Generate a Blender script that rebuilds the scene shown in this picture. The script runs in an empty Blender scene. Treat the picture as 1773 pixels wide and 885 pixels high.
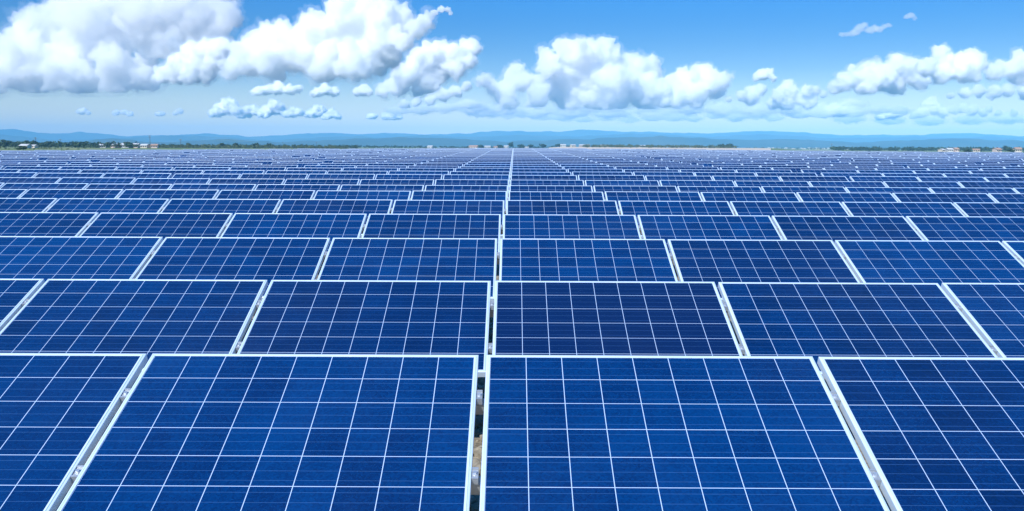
import bpy, bmesh, math, random
import numpy as np
from mathutils import Matrix, Vector

R = math.radians
scene = bpy.context.scene
col = scene.collection
random.seed(7)
rng = np.random.default_rng(11)

# ------------------------------------------------------------------ camera, sky, sun, exposure
F_PX, CX, CY = 1484.0, 886.5, 442.5          # focal length and centre in photograph pixels
PITCH, ROLL = R(7.2), 0.0046
EYE = Vector((0.0, 0.0, 1.85))
FWD = Vector((0, math.cos(PITCH), -math.sin(PITCH)))
UPV = Vector((0, math.sin(PITCH), math.cos(PITCH)))
RGT = Vector((1, 0, 0))
cam_d = bpy.data.cameras.new('camera')
cam = bpy.data.objects.new('camera', cam_d)
col.objects.link(cam)
cam_d.sensor_width = 36.0
cam_d.lens = F_PX / 1773.0 * 36.0
cam_d.clip_start = 0.05
cam_d.clip_end = 80000.0
r_ = RGT * math.cos(ROLL) + UPV * math.sin(ROLL)
u_ = UPV * math.cos(ROLL) - RGT * math.sin(ROLL)
m = Matrix((r_, u_, -FWD)).transposed().to_4x4()
m.translation = EYE
cam.matrix_world = m
scene.camera = cam

SUN_EL, SUN_ROT = R(41), R(208)
world = bpy.data.worlds.new('World')
scene.world = world
world.use_nodes = True
wt = world.node_tree
wt.nodes.clear()
w_out = wt.nodes.new('ShaderNodeOutputWorld')
w_bg = wt.nodes.new('ShaderNodeBackground')
w_sky = wt.nodes.new('ShaderNodeTexSky')
w_sky.sky_type = 'NISHITA'
w_sky.sun_disc = False
w_sky.sun_elevation = SUN_EL
w_sky.sun_rotation = SUN_ROT
w_sky.altitude = 0
w_sky.air_density = 1.0
w_sky.dust_density = 0.8
w_sky.ozone_density = 2.5
w_hsv = wt.nodes.new('ShaderNodeHueSaturation')
w_hsv.inputs['Saturation'].default_value = 1.0
w_hsv.inputs['Value'].default_value = 1.0
w_tint = wt.nodes.new('ShaderNodeMix')
w_tint.data_type = 'RGBA'
w_tint.blend_type = 'MULTIPLY'
w_tint.inputs[0].default_value = 1.0
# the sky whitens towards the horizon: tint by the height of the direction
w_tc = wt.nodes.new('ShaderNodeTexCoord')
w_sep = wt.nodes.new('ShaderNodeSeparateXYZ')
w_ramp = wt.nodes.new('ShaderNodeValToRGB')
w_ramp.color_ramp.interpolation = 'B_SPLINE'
for p_, c_ in ((0.025, (0.62, 0.54, 0.47, 1)), (0.085, (0.118, 0.214, 0.338, 1)), (0.17, (0.040, 0.168, 0.340, 1)), (0.42, (0.055, 0.37, 0.66, 1))):  # last stop: unseen upper sky brightened to lift blue reflections in the panels
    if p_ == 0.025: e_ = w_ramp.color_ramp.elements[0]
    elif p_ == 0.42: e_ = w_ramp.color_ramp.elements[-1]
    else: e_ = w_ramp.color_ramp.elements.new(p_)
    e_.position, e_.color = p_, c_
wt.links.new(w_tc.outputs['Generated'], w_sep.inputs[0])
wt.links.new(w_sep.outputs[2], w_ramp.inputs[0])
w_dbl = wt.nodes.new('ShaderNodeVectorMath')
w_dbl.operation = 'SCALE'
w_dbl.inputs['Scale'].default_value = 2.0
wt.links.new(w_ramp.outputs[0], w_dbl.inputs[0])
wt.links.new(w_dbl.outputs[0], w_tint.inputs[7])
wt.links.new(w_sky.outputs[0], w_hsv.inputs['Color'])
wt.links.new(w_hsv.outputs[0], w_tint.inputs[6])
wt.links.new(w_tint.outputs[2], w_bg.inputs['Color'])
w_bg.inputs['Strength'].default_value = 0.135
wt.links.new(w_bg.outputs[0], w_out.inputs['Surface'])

sun_d = bpy.data.lights.new('sun', 'SUN')
sun_d.energy = 4.6
sun_d.angle = R(0.5)
sun_d.color = (1.0, 0.975, 0.94)
sun = bpy.data.objects.new('sun', sun_d)
col.objects.link(sun)
SUN_DIR = Vector((math.sin(SUN_ROT) * math.cos(SUN_EL), math.cos(SUN_ROT) * math.cos(SUN_EL), math.sin(SUN_EL)))
sun.rotation_euler = SUN_DIR.to_track_quat('Z', 'Y').to_euler()
sun.location = (0, 0, 30)

scene.view_settings.view_transform = 'Standard'
scene.view_settings.look = 'None'
scene.view_settings.exposure = 0.32
scene.view_settings.gamma = 1.0
scene.view_settings.use_curve_mapping = False
scene.cycles.max_bounces = 44
scene.cycles.diffuse_bounces = 3
scene.cycles.glossy_bounces = 3
scene.cycles.volume_bounces = 40
scene.cycles.use_denoising = True
scene.cycles.denoiser = 'OPENIMAGEDENOISE'
scene.cycles.sample_clamp_indirect = 10.0
scene.cycles.caustics_reflective = False

# ------------------------------------------------------------------ helpers
def ray(x, y):
    """World direction (forward component 1 along y) of a photograph pixel."""
    a, b = (x - CX) / F_PX, (CY - y) / F_PX
    a, b = a - ROLL * b, b + ROLL * a
    d = RGT * a + UPV * b + FWD
    return d / d.y

def at(x, y, dist):
    return EYE + ray(x, y) * dist

def tag(o, label=None, cat=None, group=None, kind=None):
    if label: o['label'] = label
    if cat: o['category'] = cat
    if group: o['group'] = group
    if kind: o['kind'] = kind
    return o

def link_mesh(name, me, mat=None, parent=None):
    o = bpy.data.objects.new(name, me)
    if mat is not None and not me.materials:
        me.materials.append(mat)
    col.objects.link(o)
    if parent is not None:
        o.parent = parent
    return o

def empty(name, loc, rot=(0, 0, 0)):
    o = bpy.data.objects.new(name, None)
    o.empty_display_size = 0.2
    col.objects.link(o)
    o.location = loc
    o.rotation_euler = rot
    return o

class MB:
    """Collects shapes into one mesh."""
    def __init__(self):
        self.v, self.f, self.uv = [], [], []
    def add(self, vs, fs, mat=None):
        n = len(self.v)
        if mat is not None:
            vs = [tuple(mat @ Vector(p)) for p in vs]
        self.v += [tuple(p) for p in vs]
        self.f += [tuple(i + n for i in f) for f in fs]
    def box(self, x0, x1, y0, y1, z0, z1, mat=None):
        vs = [(x0, y0, z0), (x1, y0, z0), (x1, y1, z0), (x0, y1, z0), (x0, y0, z1), (x1, y0, z1), (x1, y1, z1), (x0, y1, z1)]
        fs = [(3, 2, 1, 0), (4, 5, 6, 7), (0, 1, 5, 4), (1, 2, 6, 5), (2, 3, 7, 6), (3, 0, 4, 7)]
        self.add(vs, fs, mat)
    def bar(self, a, b, w, h=None, up=(0, 0, 1)):
        a, b, up = Vector(a), Vector(b), Vector(up)
        h = h or w
        d = (b - a).normalized()
        s = d.cross(up)
        if s.length < 1e-4:
            s = d.cross(Vector((1, 0, 0)))
        s.normalize()
        t = s.cross(d)
        vs = []
        for p in (a, b):
            for i, j in ((-1, -1), (1, -1), (1, 1), (-1, 1)):
                vs.append(p + s * (i * w / 2) + t * (j * h / 2))
        self.add(vs, [(3, 2, 1, 0), (4, 5, 6, 7), (0, 1, 5, 4), (1, 2, 6, 5), (2, 3, 7, 6), (3, 0, 4, 7)])
    def cyl(self, x, y, z0, z1, r, n=8, r1=None, mat=None):
        r1 = r if r1 is None else r1
        vs = [(x + r * math.cos(2 * math.pi * i / n), y + r * math.sin(2 * math.pi * i / n), z0) for i in range(n)]
        vs += [(x + r1 * math.cos(2 * math.pi * i / n), y + r1 * math.sin(2 * math.pi * i / n), z1) for i in range(n)]
        fs = [tuple(range(n - 1, -1, -1)), tuple(range(n, 2 * n))]
        fs += [(i, (i + 1) % n, n + (i + 1) % n, n + i) for i in range(n)]
        self.add(vs, fs, mat)
    def mesh(self, name):
        me = bpy.data.meshes.new(name)
        me.from_pydata(self.v, [], self.f)
        me.update()
        return me
    def build(self, name, mat=None, parent=None):
        return link_mesh(name, self.mesh(name), mat, parent)

class NT:
    """Small wrapper for building node materials."""
    def __init__(self, name):
        self.m = bpy.data.materials.new(name)
        self.m.use_nodes = True
        self.t = self.m.node_tree
        self.t.nodes.clear()
        self.out = self.t.nodes.new('ShaderNodeOutputMaterial')
    def n(self, kind, **kw):
        nd = self.t.nodes.new('ShaderNode' + kind)
        for k, v in kw.items():
            setattr(nd, k, v)
        return nd
    def put(self, sock, v):
        if v is None:
            return
        if hasattr(v, 'is_output') or hasattr(v, 'links'):
            self.t.links.new(v, sock)
        else:
            sock.default_value = v
    def math(self, op, a, b=None, c=None, clamp=False):
        nd = self.n('Math', operation=op, use_clamp=clamp)
        for s, v in zip(nd.inputs, (a, b, c)):
            self.put(s, v)
        return nd.outputs[0]
    def mix(self, fac, a, b):
        nd = self.n('Mix', data_type='RGBA', clamp_factor=True)
        self.put(nd.inputs[0], fac)
        self.put(nd.inputs[6], a)
        self.put(nd.inputs[7], b)
        return nd.outputs[2]
    def ramp(self, fac, stops, interp='LINEAR'):
        nd = self.n('ValToRGB')
        nd.color_ramp.interpolation = interp
        e = nd.color_ramp.elements
        while len(e) < len(stops):
            e.new(0.5)
        for el, (p, c) in zip(e, stops):
            el.position = p
            el.color = c if len(c) == 4 else (*c, 1)
        self.put(nd.inputs[0], fac)
        return nd.outputs[0]
    def noise(self, vec, scale, detail=4, rough=0.55, dim='3D'):
        nd = self.n('TexNoise', noise_dimensions=dim)
        self.put(nd.inputs['Vector'], vec)
        nd.inputs['Scale'].default_value = scale
        nd.inputs['Detail'].default_value = detail
        nd.inputs['Roughness'].default_value = rough
        return nd.outputs[0]
    def bsdf(self, **kw):
        b = self.n('BsdfPrincipled')
        for k, v in kw.items():
            self.put(b.inputs[k.replace('_', ' ')], v)
        self.t.links.new(b.outputs[0], self.out.inputs['Surface'])
        return b
    def bump(self, h, strength, dist):
        b = self.n('Bump')
        b.inputs['Strength'].default_value = strength
        b.inputs['Distance'].default_value = dist
        self.put(b.inputs['Height'], h)
        return b.outputs[0]

def c4(r, g, b):
    return (r, g, b, 1.0)

# ------------------------------------------------------------------ materials
def mat_cells():
    t = NT('solar_cells')
    uv = t.n('UVMap', uv_map='UVMap')
    sx = t.n('SeparateXYZ'); t.put(sx.inputs[0], uv.outputs[0])
    u, v = sx.outputs[0], sx.outputs[1]
    oi = t.n('ObjectInfo')
    # distance to the nearest cell border, in cells
    def border(c):
        f = t.math('FRACT', c)
        return t.math('MINIMUM', f, t.math('SUBTRACT', 1.0, f))
    bu, bv = border(u), border(v)
    lines = t.math('MAXIMUM', t.math('LESS_THAN', bu, 0.0092), t.math('LESS_THAN', bv, 0.0092))
    # three busbars along each cell
    f = t.math('FRACT', v)
    bus = None
    for p in (0.19, 0.5, 0.81):
        b = t.math('LESS_THAN', t.math('ABSOLUTE', t.math('SUBTRACT', f, p)), 0.0062)
        bus = b if bus is None else t.math('MAXIMUM', bus, b)
    # very fine collector fingers across the cell
    fing = t.math('LESS_THAN', t.math('FRACT', t.math('MULTIPLY', u, 40.0)), 0.12)
    # random value of each cell and of each panel
    pid = t.math('ADD', t.math('MULTIPLY', oi.outputs['Random'], 977.0), t.math('FLOOR', t.math('DIVIDE', u, 9.0)))
    comb = t.n('CombineXYZ')
    t.put(comb.inputs[0], t.math('FLOOR', u)); t.put(comb.inputs[1], t.math('FLOOR', v)); t.put(comb.inputs[2], pid)
    wn = t.n('TexWhiteNoise', noise_dimensions='3D'); t.put(wn.inputs['Vector'], comb.outputs[0])
    wp = t.n('TexWhiteNoise', noise_dimensions='1D'); t.put(wp.inputs['W'], pid)
    pos = t.n('CombineXYZ'); t.put(pos.inputs[0], u); t.put(pos.inputs[1], v); t.put(pos.inputs[2], pid)
    # crystal grain of the silicon and cloudy blotches, strengthened to paint in uneven sheen
    vor = t.n('TexVoronoi', feature='F1'); t.put(vor.inputs['Vector'], pos.outputs[0]); vor.inputs['Scale'].default_value = 22.0
    sg = t.n('SeparateColor'); t.put(sg.inputs[0], vor.outputs['Color'])
    blot = t.noise(pos.outputs[0], 0.42, 6, 0.62)
    val = t.math('ADD', t.math('MULTIPLY', wn.outputs['Value'], 0.22), t.math('MULTIPLY', wp.outputs['Value'], 0.28))
    val = t.math('ADD', val, t.math('MULTIPLY', sg.outputs[0], 0.28))
    val = t.math('ADD', val, t.math('MULTIPLY', blot, 0.62))
    base = t.ramp(val, [(0.24, (0.0002, 0.0056, 0.038)), (0.60, (0.0002, 0.0140, 0.080)), (0.98, (0.0002, 0.0330, 0.142))])
    # panels of a darker, more violet batch carry it in their object colour
    oc = t.n('SeparateColor'); t.put(oc.inputs[0], oi.outputs['Color'])
    dark = t.math('SUBTRACT', 1.0, oc.outputs[0])
    base = t.mix(t.math('MULTIPLY', dark, 0.85), base, c4(0.0022, 0.0090, 0.056))
    base = t.mix(t.math('MULTIPLY', fing, 0.08), base, c4(0.03, 0.16, 0.42))
    base = t.mix(t.math('MULTIPLY', bus, 0.22), base, c4(0.12, 0.30, 0.62))
    base = t.mix(t.math('MULTIPLY', lines, 0.92), base, c4(0.54, 0.68, 0.88))
    # a thin film of dust, in drifts
    geo = t.n('NewGeometry')
    d1 = t.noise(geo.outputs['Position'], 0.55, 5, 0.6)
    d2 = t.noise(geo.outputs['Position'], 9.0, 3, 0.6)
    dust = t.math('MULTIPLY', t.ramp(d1, [(0.45, (0, 0, 0)), (0.8, (1, 1, 1))]), t.math('MULTIPLY', d2, 0.03))
    base = t.mix(dust, base, c4(0.34, 0.36, 0.38))
    rough = t.math('ADD', 0.10, t.math('MULTIPLY', d2, 0.12))
    t.bsdf(Base_Color=base, Roughness=rough, IOR=1.80)
    return t.m

def mat_frame():
    t = NT('anodised_aluminium')
    geo = t.n('NewGeometry')
    tc = t.n('TexCoord')
    n1 = t.noise(geo.outputs['Position'], 3.0, 4, 0.6)
    n2 = t.noise(tc.outputs['Object'], 40.0, 3, 0.6)
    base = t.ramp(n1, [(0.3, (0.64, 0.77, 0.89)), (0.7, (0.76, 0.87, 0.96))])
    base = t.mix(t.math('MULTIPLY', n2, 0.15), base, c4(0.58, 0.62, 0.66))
    t.bsdf(Base_Color=base, Metallic=0.24, Roughness=0.30)
    return t.m

def mat_metal(name, a, b, scale=8.0, metallic=0.6, rough=0.45):
    t = NT(name)
    geo = t.n('NewGeometry')
    n1 = t.noise(geo.outputs['Position'], scale, 5, 0.65)
    t.bsdf(Base_Color=t.ramp(n1, [(0.3, a), (0.7, b)]), Metallic=metallic, Roughness=rough)
    return t.m

def mat_plain(name, a, b, scale=1.0, rough=0.85):
    t = NT(name)
    geo = t.n('NewGeometry')
    n1 = t.noise(geo.outputs['Position'], scale, 4, 0.6)
    t.bsdf(Base_Color=t.ramp(n1, [(0.32, a), (0.68, b)]), Roughness=rough)
    return t.m

def mat_ground():
    t = NT('ground_soil_and_grass')
    geo = t.n('NewGeometry')
    P = geo.outputs['Position']
    n1 = t.noise(P, 1.6, 6, 0.65)
    n2 = t.noise(P, 22.0, 5, 0.7)
    vor = t.n('TexVoronoi', feature='F1'); t.put(vor.inputs['Vector'], P); vor.inputs['Scale'].default_value = 28.0
    sg = t.n('SeparateColor'); t.put(sg.inputs[0], vor.outputs['Color'])
    gravel = t.ramp(sg.outputs[0], [(0.0, (0.15, 0.125, 0.09)), (0.5, (0.26, 0.22, 0.16)), (1.0, (0.40, 0.36, 0.29))])
    soil = t.ramp(n2, [(0.3, (0.11, 0.085, 0.055)), (0.7, (0.24, 0.20, 0.135))])
    near = t.mix(t.ramp(n1, [(0.42, (0, 0, 0)), (0.58, (1, 1, 1))]), gravel, soil)
    g1 = t.noise(P, 0.020, 5, 0.6)
    g2 = t.noise(P, 0.15, 5, 0.65)
    grass = t.ramp(g2, [(0.3, (0.060, 0.098, 0.022)), (0.7, (0.175, 0.235, 0.060))])
    dry = t.ramp(g2, [(0.3, (0.27, 0.23, 0.12)), (0.7, (0.40, 0.34, 0.20))])
    meadow = t.mix(t.ramp(g1, [(0.52, (0, 0, 0)), (0.64, (1, 1, 1))]), grass, dry)
    sp = t.n('SeparateXYZ'); t.put(sp.inputs[0], P)
    dist = t.n('VectorMath', operation='LENGTH'); t.put(dist.inputs[0], P)
    f = t.math('MULTIPLY', t.math('SUBTRACT', t.math('ADD', dist.outputs['Value'], t.math('MULTIPLY', n1, 12.0)), 82.0), 0.05, clamp=True)
    base = t.mix(f, near, meadow)
    t.bsdf(Base_Color=base, Roughness=0.95, Normal=t.bump(vor.outputs['Distance'], 0.6, 0.02))
    return t.m

def mat_foliage(name, dark, mid, light, scale):
    t = NT(name)
    geo = t.n('NewGeometry')
    n1 = t.noise(geo.outputs['Position'], scale, 4, 0.6)
    isl = geo.outputs['Random Per Island']
    v = t.math('ADD', t.math('MULTIPLY', n1, 0.65), t.math('MULTIPLY', isl, 0.35))
    t.bsdf(Base_Color=t.ramp(v, [(0.3, dark), (0.5, mid), (0.72, light)]), Roughness=0.8)
    return t.m

def mat_volume(name, color, density, aniso):
    t = NT(name)
    pv = t.n('VolumePrincipled')
    pv.inputs['Color'].default_value = color
    pv.inputs['Density'].default_value = density
    pv.inputs['Anisotropy'].default_value = aniso
    t.t.links.new(pv.outputs[0], t.out.inputs['Volume'])
    return t.m

M = {
    'cells': mat_cells(),
    'frame': mat_frame(),
    'galv': mat_metal('galvanised_steel', (0.38, 0.40, 0.42), (0.60, 0.62, 0.64)),
    'bolt': mat_metal('stainless_bolt', (0.62, 0.64, 0.66), (0.8, 0.82, 0.84), 60.0, 0.7, 0.3),
    'ground': mat_ground(),
    'wood': mat_foliage('dark_woodland', (0.012, 0.030, 0.012), (0.026, 0.055, 0.020), (0.055, 0.095, 0.032), 0.06),
    'hedge': mat_foliage('olive_hedge', (0.030, 0.050, 0.016), (0.070, 0.098, 0.030), (0.150, 0.165, 0.060), 0.08),
    'trunk': mat_plain('bark', (0.06, 0.045, 0.03), (0.12, 0.09, 0.06), 6.0),
    'white': mat_plain('whitewash', (0.52, 0.50, 0.47), (0.66, 0.64, 0.61), 0.3),
    'cream': mat_plain('cream_render', (0.55, 0.46, 0.36), (0.68, 0.58, 0.46), 0.3),
    'pink': mat_plain('pink_render', (0.58, 0.44, 0.37), (0.68, 0.54, 0.46), 0.3),
    'tile': mat_plain('roof_tile', (0.34, 0.20, 0.14), (0.46, 0.29, 0.20), 0.8),
    'metalroof': mat_plain('pale_sheet_roof', (0.48, 0.46, 0.45), (0.62, 0.60, 0.58), 0.4, 0.5),
    'pane': mat_plain('dark_window', (0.03, 0.035, 0.04), (0.05, 0.055, 0.065), 2.0, 0.2),
    'hill': mat_foliage('forested_hillside', (0.020, 0.038, 0.030), (0.040, 0.060, 0.040), (0.090, 0.095, 0.060), 0.004),
    'stone': mat_plain('stone', (0.13, 0.11, 0.08), (0.34, 0.30, 0.23), 9.0),
}

# ------------------------------------------------------------------ field layout
PW, PH, PT = 1.482, 1.000, 0.040            # panel width, height, frame depth
LIP = 0.0186
CELL = (PW - 2 * LIP) / 9.0
TILT = R(22.7)
PERIOD = 1.510
ROW_D = [3.897, 5.790, 7.735, 9.645, 11.58, 13.50, 15.43, 17.35, 19.28, 21.20, 23.10]
ROW_Y = [613.7, 485.6, 412.4, 370.7, 346.2, 330.8, 320.8, 310.9, 302.6, 296.7, 291.6]
ROW_X = [-.1134, -.114, -.105, -.098, -.077, -.055, -.050, -.042, -.035, -.030, -.022]
N_ROWS = 36
rows = []
for i in range(N_ROWS):
    if i < 11:
        d, v, x0 = ROW_D[i], (ROW_Y[i] - CY) / F_PX * ROW_D[i], ROW_X[i]
    else:
        k = (i - 10) / 25.0
        d = 23.10 + 1.925 * (i - 10)
        v10 = (ROW_Y[10] - CY) / F_PX * 23.10
        v = v10 + (-8.93 - v10) * k
        x0 = -0.022 + 0.10 * k
    p = EYE + FWD * d - UPV * v
    rows.append((p.y, p.z, x0))
TOP_LOCAL = Vector((0, PH * math.cos(TILT) - PT * math.sin(TILT), PH * math.sin(TILT) + PT * math.cos(TILT)))

ry = [r[0] for r in rows]
rz = [r[1] for r in rows]
def top_z(y):
    if y <= ry[0]:
        return rz[0] + (y - ry[0]) * 0.012
    return float(np.interp(y, ry, rz))
END_Y = ry[-1]
def field_end(x):
    """Depth at which the last row stands, as a function of x."""
    return END_Y - (0.85 * max(0.0, -x - 3)) - 0.40 * max(0.0, x - 5)
def ground_z(x, y):
    yy = min(max(y, 0.0), END_Y)
    z = top_z(yy) - 0.98
    e = field_end(x)
    k = 1.0 - min(1.0, max(0.0, (y - e - 2.0) / 45.0))
    if y < 0:
        k = 1.0
    k *= 1.0 - min(1.0, max(0.0, (abs(x) - 70.0) / 80.0))
    base = -0.12
    z = base + (z - base) * (k * k * (3 - 2 * k))
    r = math.hypot(x, y)
    if y > 500:
        # a low bank of ground right of the centre, beyond the field
        px = CX + x / y * F_PX
        w = max(0.0, min(1.0, (px - 915) / 60.0, (1390 - px) / 60.0)) * max(0.0, min(1.0, (r - 640) / 300.0, (1700 - r) / 400.0))
        z += 2.1 * w * w * (3 - 2 * w)
    if r > 150:
        z += 0.25 * math.sin(x * 0.011 + 1.3) * math.sin(y * 0.009) * min(1, (r - 150) / 300)
    return z

# ------------------------------------------------------------------ ground
mb = MB()
radii = [0.0] + list(np.concatenate([np.arange(1.5, 120, 1.5), np.geomspace(122, 8450, 60)]))
NS = 216
vs = [(0, 0, ground_z(0, 0))]
for r in radii[1:]:
    for k in range(NS):
        a = 2 * math.pi * k / NS
        x, y = r * math.sin(a), r * math.cos(a)
        vs.append((x, y, ground_z(x, y)))
fs = [(0, 1 + (k + 1) % NS, 1 + k) for k in range(NS)]
for i in range(len(radii) - 2):
    o0, o1 = 1 + i * NS, 1 + (i + 1) * NS
    fs += [(o0 + k, o0 + (k + 1) % NS, o1 + (k + 1) % NS, o1 + k) for k in range(NS)]
mb.add(vs, fs)
g = mb.build('ground', M['ground'])
for p in g.data.polygons:
    p.use_smooth = True
tag(g, kind='structure')

# ------------------------------------------------------------------ hills
HILLS_FAR = [(-500, 238), (-200, 229), (0, 225), (20, 223.5), (60, 228), (90, 231.5), (115, 230.5), (140, 228.5), (170, 231.5), (215, 236),
             (260, 234), (330, 232.5), (370, 231), (400, 234), (440, 237.5), (470, 235.5), (500, 233.5), (530, 232), (560, 230.5), (590, 230.5), (620, 232),
             (655, 231), (690, 229.5), (715, 231), (745, 233), (780, 231.5), (830, 230), (870, 227), (905, 226.5), (935, 229), (975, 227), (1012, 224.5),
             (1040, 225.5), (1075, 227.5), (1110, 228), (1150, 230), (1190, 230), (1225, 230.5), (1265, 229.5), (1300, 227), (1330, 225.5), (1365, 228),
             (1400, 229.5), (1440, 233.5), (1470, 235), (1510, 234), (1545, 233), (1575, 233.5), (1620, 232), (1660, 231.5), (1700, 230.5), (1735, 233),
             (1775, 236), (2000, 234), (2300, 239)]
HILLS_NEAR = [(-500, 244), (-100, 243), (0, 241), (60, 246), (110, 248), (165, 243), (195, 239.5), (225, 242.5), (270, 247), (330, 243), (390, 241), (440, 243.5),
              (500, 246), (560, 243), (630, 240), (690, 237.5), (760, 239), (830, 243), (890, 245), (950, 242), (1020, 240), (1090, 238), (1150, 236.5), (1220, 239),
              (1290, 242), (1360, 240), (1430, 244), (1500, 246), (1560, 243), (1620, 240.5), (1680, 239.5), (1740, 243), (1800, 245), (2000, 243), (2300, 247)]
def hill_range(name, prof, dist, depth, seed, label):
    rg = np.random.default_rng(seed)
    px = np.array([p[0] for p in prof], float)
    py = np.array([p[1] for p in prof], float)
    n, mrows = 620, 15
    xs = np.linspace(px[0], px[-1], n)
    ys = np.interp(xs, px, py)
    ker = np.hanning(9); ker /= ker.sum()
    k5 = np.hanning(7)[1:-1]; k5 /= k5.sum()
    ys = np.convolve(np.pad(ys, 2, mode='edge'), k5, 'valid')
    jag = np.convolve(rg.normal(0, 1, n + 8), ker, 'valid') * 1.3 + np.convolve(rg.normal(0, 1, n + 2), np.ones(3) / 3, 'valid') * 0.45
    ys = ys + jag * 1.0
    V, Fc = [], []
    spur = [np.convolve(rg.normal(0, 1, n + 60), np.hanning(61) / np.hanning(61).sum() * 4.0, 'valid')[:n] for _ in range(mrows)]
    for j in range(mrows):
        t = j / (mrows - 1) * 2 - 1                      # -1 front foot, 0 crest, +1 rear foot
        h = (math.cos(math.pi * t) * 0.5 + 0.5) ** 0.9
        for i in range(n):
            dd = dist + depth * (t + 0.10 * spur[j][i] * (1 - abs(t)) * (0 if j == mrows // 2 else 1))
            p = at(xs[i], ys[i], dist)
            base = -4.0
            k = dd / dist
            z = base + (p.z - base) * h * (1 + (0.16 * spur[j][i] * (1 - h) if j != mrows // 2 else 0))
            V.append((p.x * k, dd, z))
    for j in range(mrows - 1):
        for i in range(n - 1):
            a = j * n + i
            Fc.append((a, a + 1, a + n + 1, a + n))
    b = MB(); b.add(V, Fc)
    o = b.build(name, M['hill'])
    for p in o.data.polygons:
        p.use_smooth = True
    tag(o, label, None, None, 'structure')
    return o
hill_range('mountains', HILLS_FAR, 7600.0, 700.0, 3, 'pale blue mountain range along the whole horizon')
HILLS_MID = [(-500, 240), (-150, 236), (0, 233), (50, 238), (120, 243), (200, 239), (280, 236), (340, 235), (400, 238), (460, 243), (520, 240), (590, 236), (650, 238),
             (720, 234), (790, 237), (860, 236), (930, 233), (1000, 237), (1060, 233), (1120, 231.5), (1180, 235), (1250, 236), (1320, 232), (1390, 236), (1450, 240),
             (1520, 238), (1590, 236), (1650, 239), (1720, 236), (1790, 240), (2000, 238), (2300, 243)]
hill_range('hills', HILLS_MID, 6100.0, 600.0, 9, 'middle ridge of pale blue hills below the mountain crest')
hill_range('hills', HILLS_NEAR, 3900.0, 600.0, 5, 'lower, slightly darker blue hills in front of the mountains')

# ------------------------------------------------------------------ haze: one even box of air
hz = MB()
hz.box(-8600, 8600, -8600, 8600, -6.0, 190.0)
haze = hz.build('haze', mat_volume('air_haze', c4(0.21, 0.62, 1.0), 1.5e-4, -0.4))
tag(haze, 'thin blue air between the solar field and the mountains', None, None, 'stuff')

# ------------------------------------------------------------------ the solar panel
def sheet_mesh():
    b = MB()
    x0, x1, y0, y1 = -PW / 2 + LIP, PW / 2 - LIP, LIP, PH - LIP
    b.box(x0 - 0.008, x1 + 0.008, y0 - 0.008, y1 + 0.008, PT - 0.0085, PT - 0.0035)
    me = b.mesh('cell_sheet')
    uvl = me.uv_layers.new(name='UVMap')
    for lp in me.loops:
        c = me.vertices[lp.vertex_index].co
        uvl.data[lp.index].uv = ((c.x - x0) / CELL, (c.y - y0) / CELL)
    me.materials.append(M['cells'])
    return me

def frame_profile():
    """(inward offset, height) outline of the extruded rail: outer wall, grooved top lip, inner wall."""
    return [(0.0, 0.0), (0.0, PT - 0.0046), (0.0010, PT - 0.0036), (0.0078, PT - 0.0012), (0.0084, PT - 0.0034), (0.0100, PT - 0.0034), (0.0106, PT),
            (LIP - 0.001, PT - 0.0004), (LIP, PT - 0.0016), (LIP, PT - 0.0095), (0.004, PT - 0.0095), (0.004, 0.003), (0.030, 0.003), (0.030, 0.0)]

def frame_mesh():
    b = MB()
    pr = frame_profile()
    n = len(pr)
    corners = ((-1, 0, 1, 1), (1, 0, -1, 1), (1, 1, -1, -1), (-1, 1, 1, -1))
    vs = []
    for sx, sy, ix, iy in corners:
        for o, h in pr:
            vs.append((sx * PW / 2 + ix * o, sy * PH + iy * o, h))
    fs = []
    for k in range(4):
        a0, b0 = k * n, ((k + 1) % 4) * n
        for i in range(n):
            j = (i + 1) % n
            fs.append((a0 + j, a0 + i, b0 + i, b0 + j))
    b.add(vs, fs)
    me = b.mesh('frame')
    bm = bmesh.new(); bm.from_mesh(me)
    bmesh.ops.recalc_face_normals(bm, faces=bm.faces)
    bm.to_mesh(me); bm.free()
    me.materials.append(M['frame'])
    return me

CLAMP_Y = (0.255, 0.720)
def clamp_mesh():
    b = MB()
    b.box(-0.0125, 0.0125, -0.030, 0.030, 0.004, PT - 0.010)
    b.box(-0.0125, 0.0125, -0.030, -0.022, PT - 0.0095, PT - 0.004)
    b.box(-0.0125, 0.0125, 0.022, 0.030, PT - 0.0095, PT - 0.004)
    me = b.mesh('clamp'); me.materials.append(M['galv'])
    return me
def bolt_mesh():
    b = MB()
    b.cyl(0, 0, PT - 0.0098, PT - 0.007, 0.0105, 12)
    b.cyl(0, 0, PT - 0.0069, PT + 0.001, 0.0075, 6)
    me = b.mesh('bolt'); me.materials.append(M['bolt'])
    return me
ME_SHEET, ME_FRAME, ME_CLAMP, ME_BOLT = sheet_mesh(), frame_mesh(), clamp_mesh(), bolt_mesh()

def panel_x(row, c):
    """Centre x of panel c of a row (c = 0 is the first right of the centre seam, -1 the first left of it)."""
    x = rows[row][2] + PW / 2 + c * PERIOD
    if row == 0 and c < 0:
        x -= 0.009
    if row >= 8:
        rr = random.Random(row * 31 + (1 if c >= 0 else 2))
        k1, k2, k3 = rr.randint(4, 6), rr.randint(8, 11), rr.randint(14, 18)
        s = 1 if c >= 0 else -1
        cc = c if c >= 0 else -c - 1
        grow = min(1.0, (row - 7) / 4.0)
        for k in (k1, k2, k3):
            w = rr.uniform(0.02, 0.34)
            if cc >= k:
                x += s * w * grow
    return x

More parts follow.
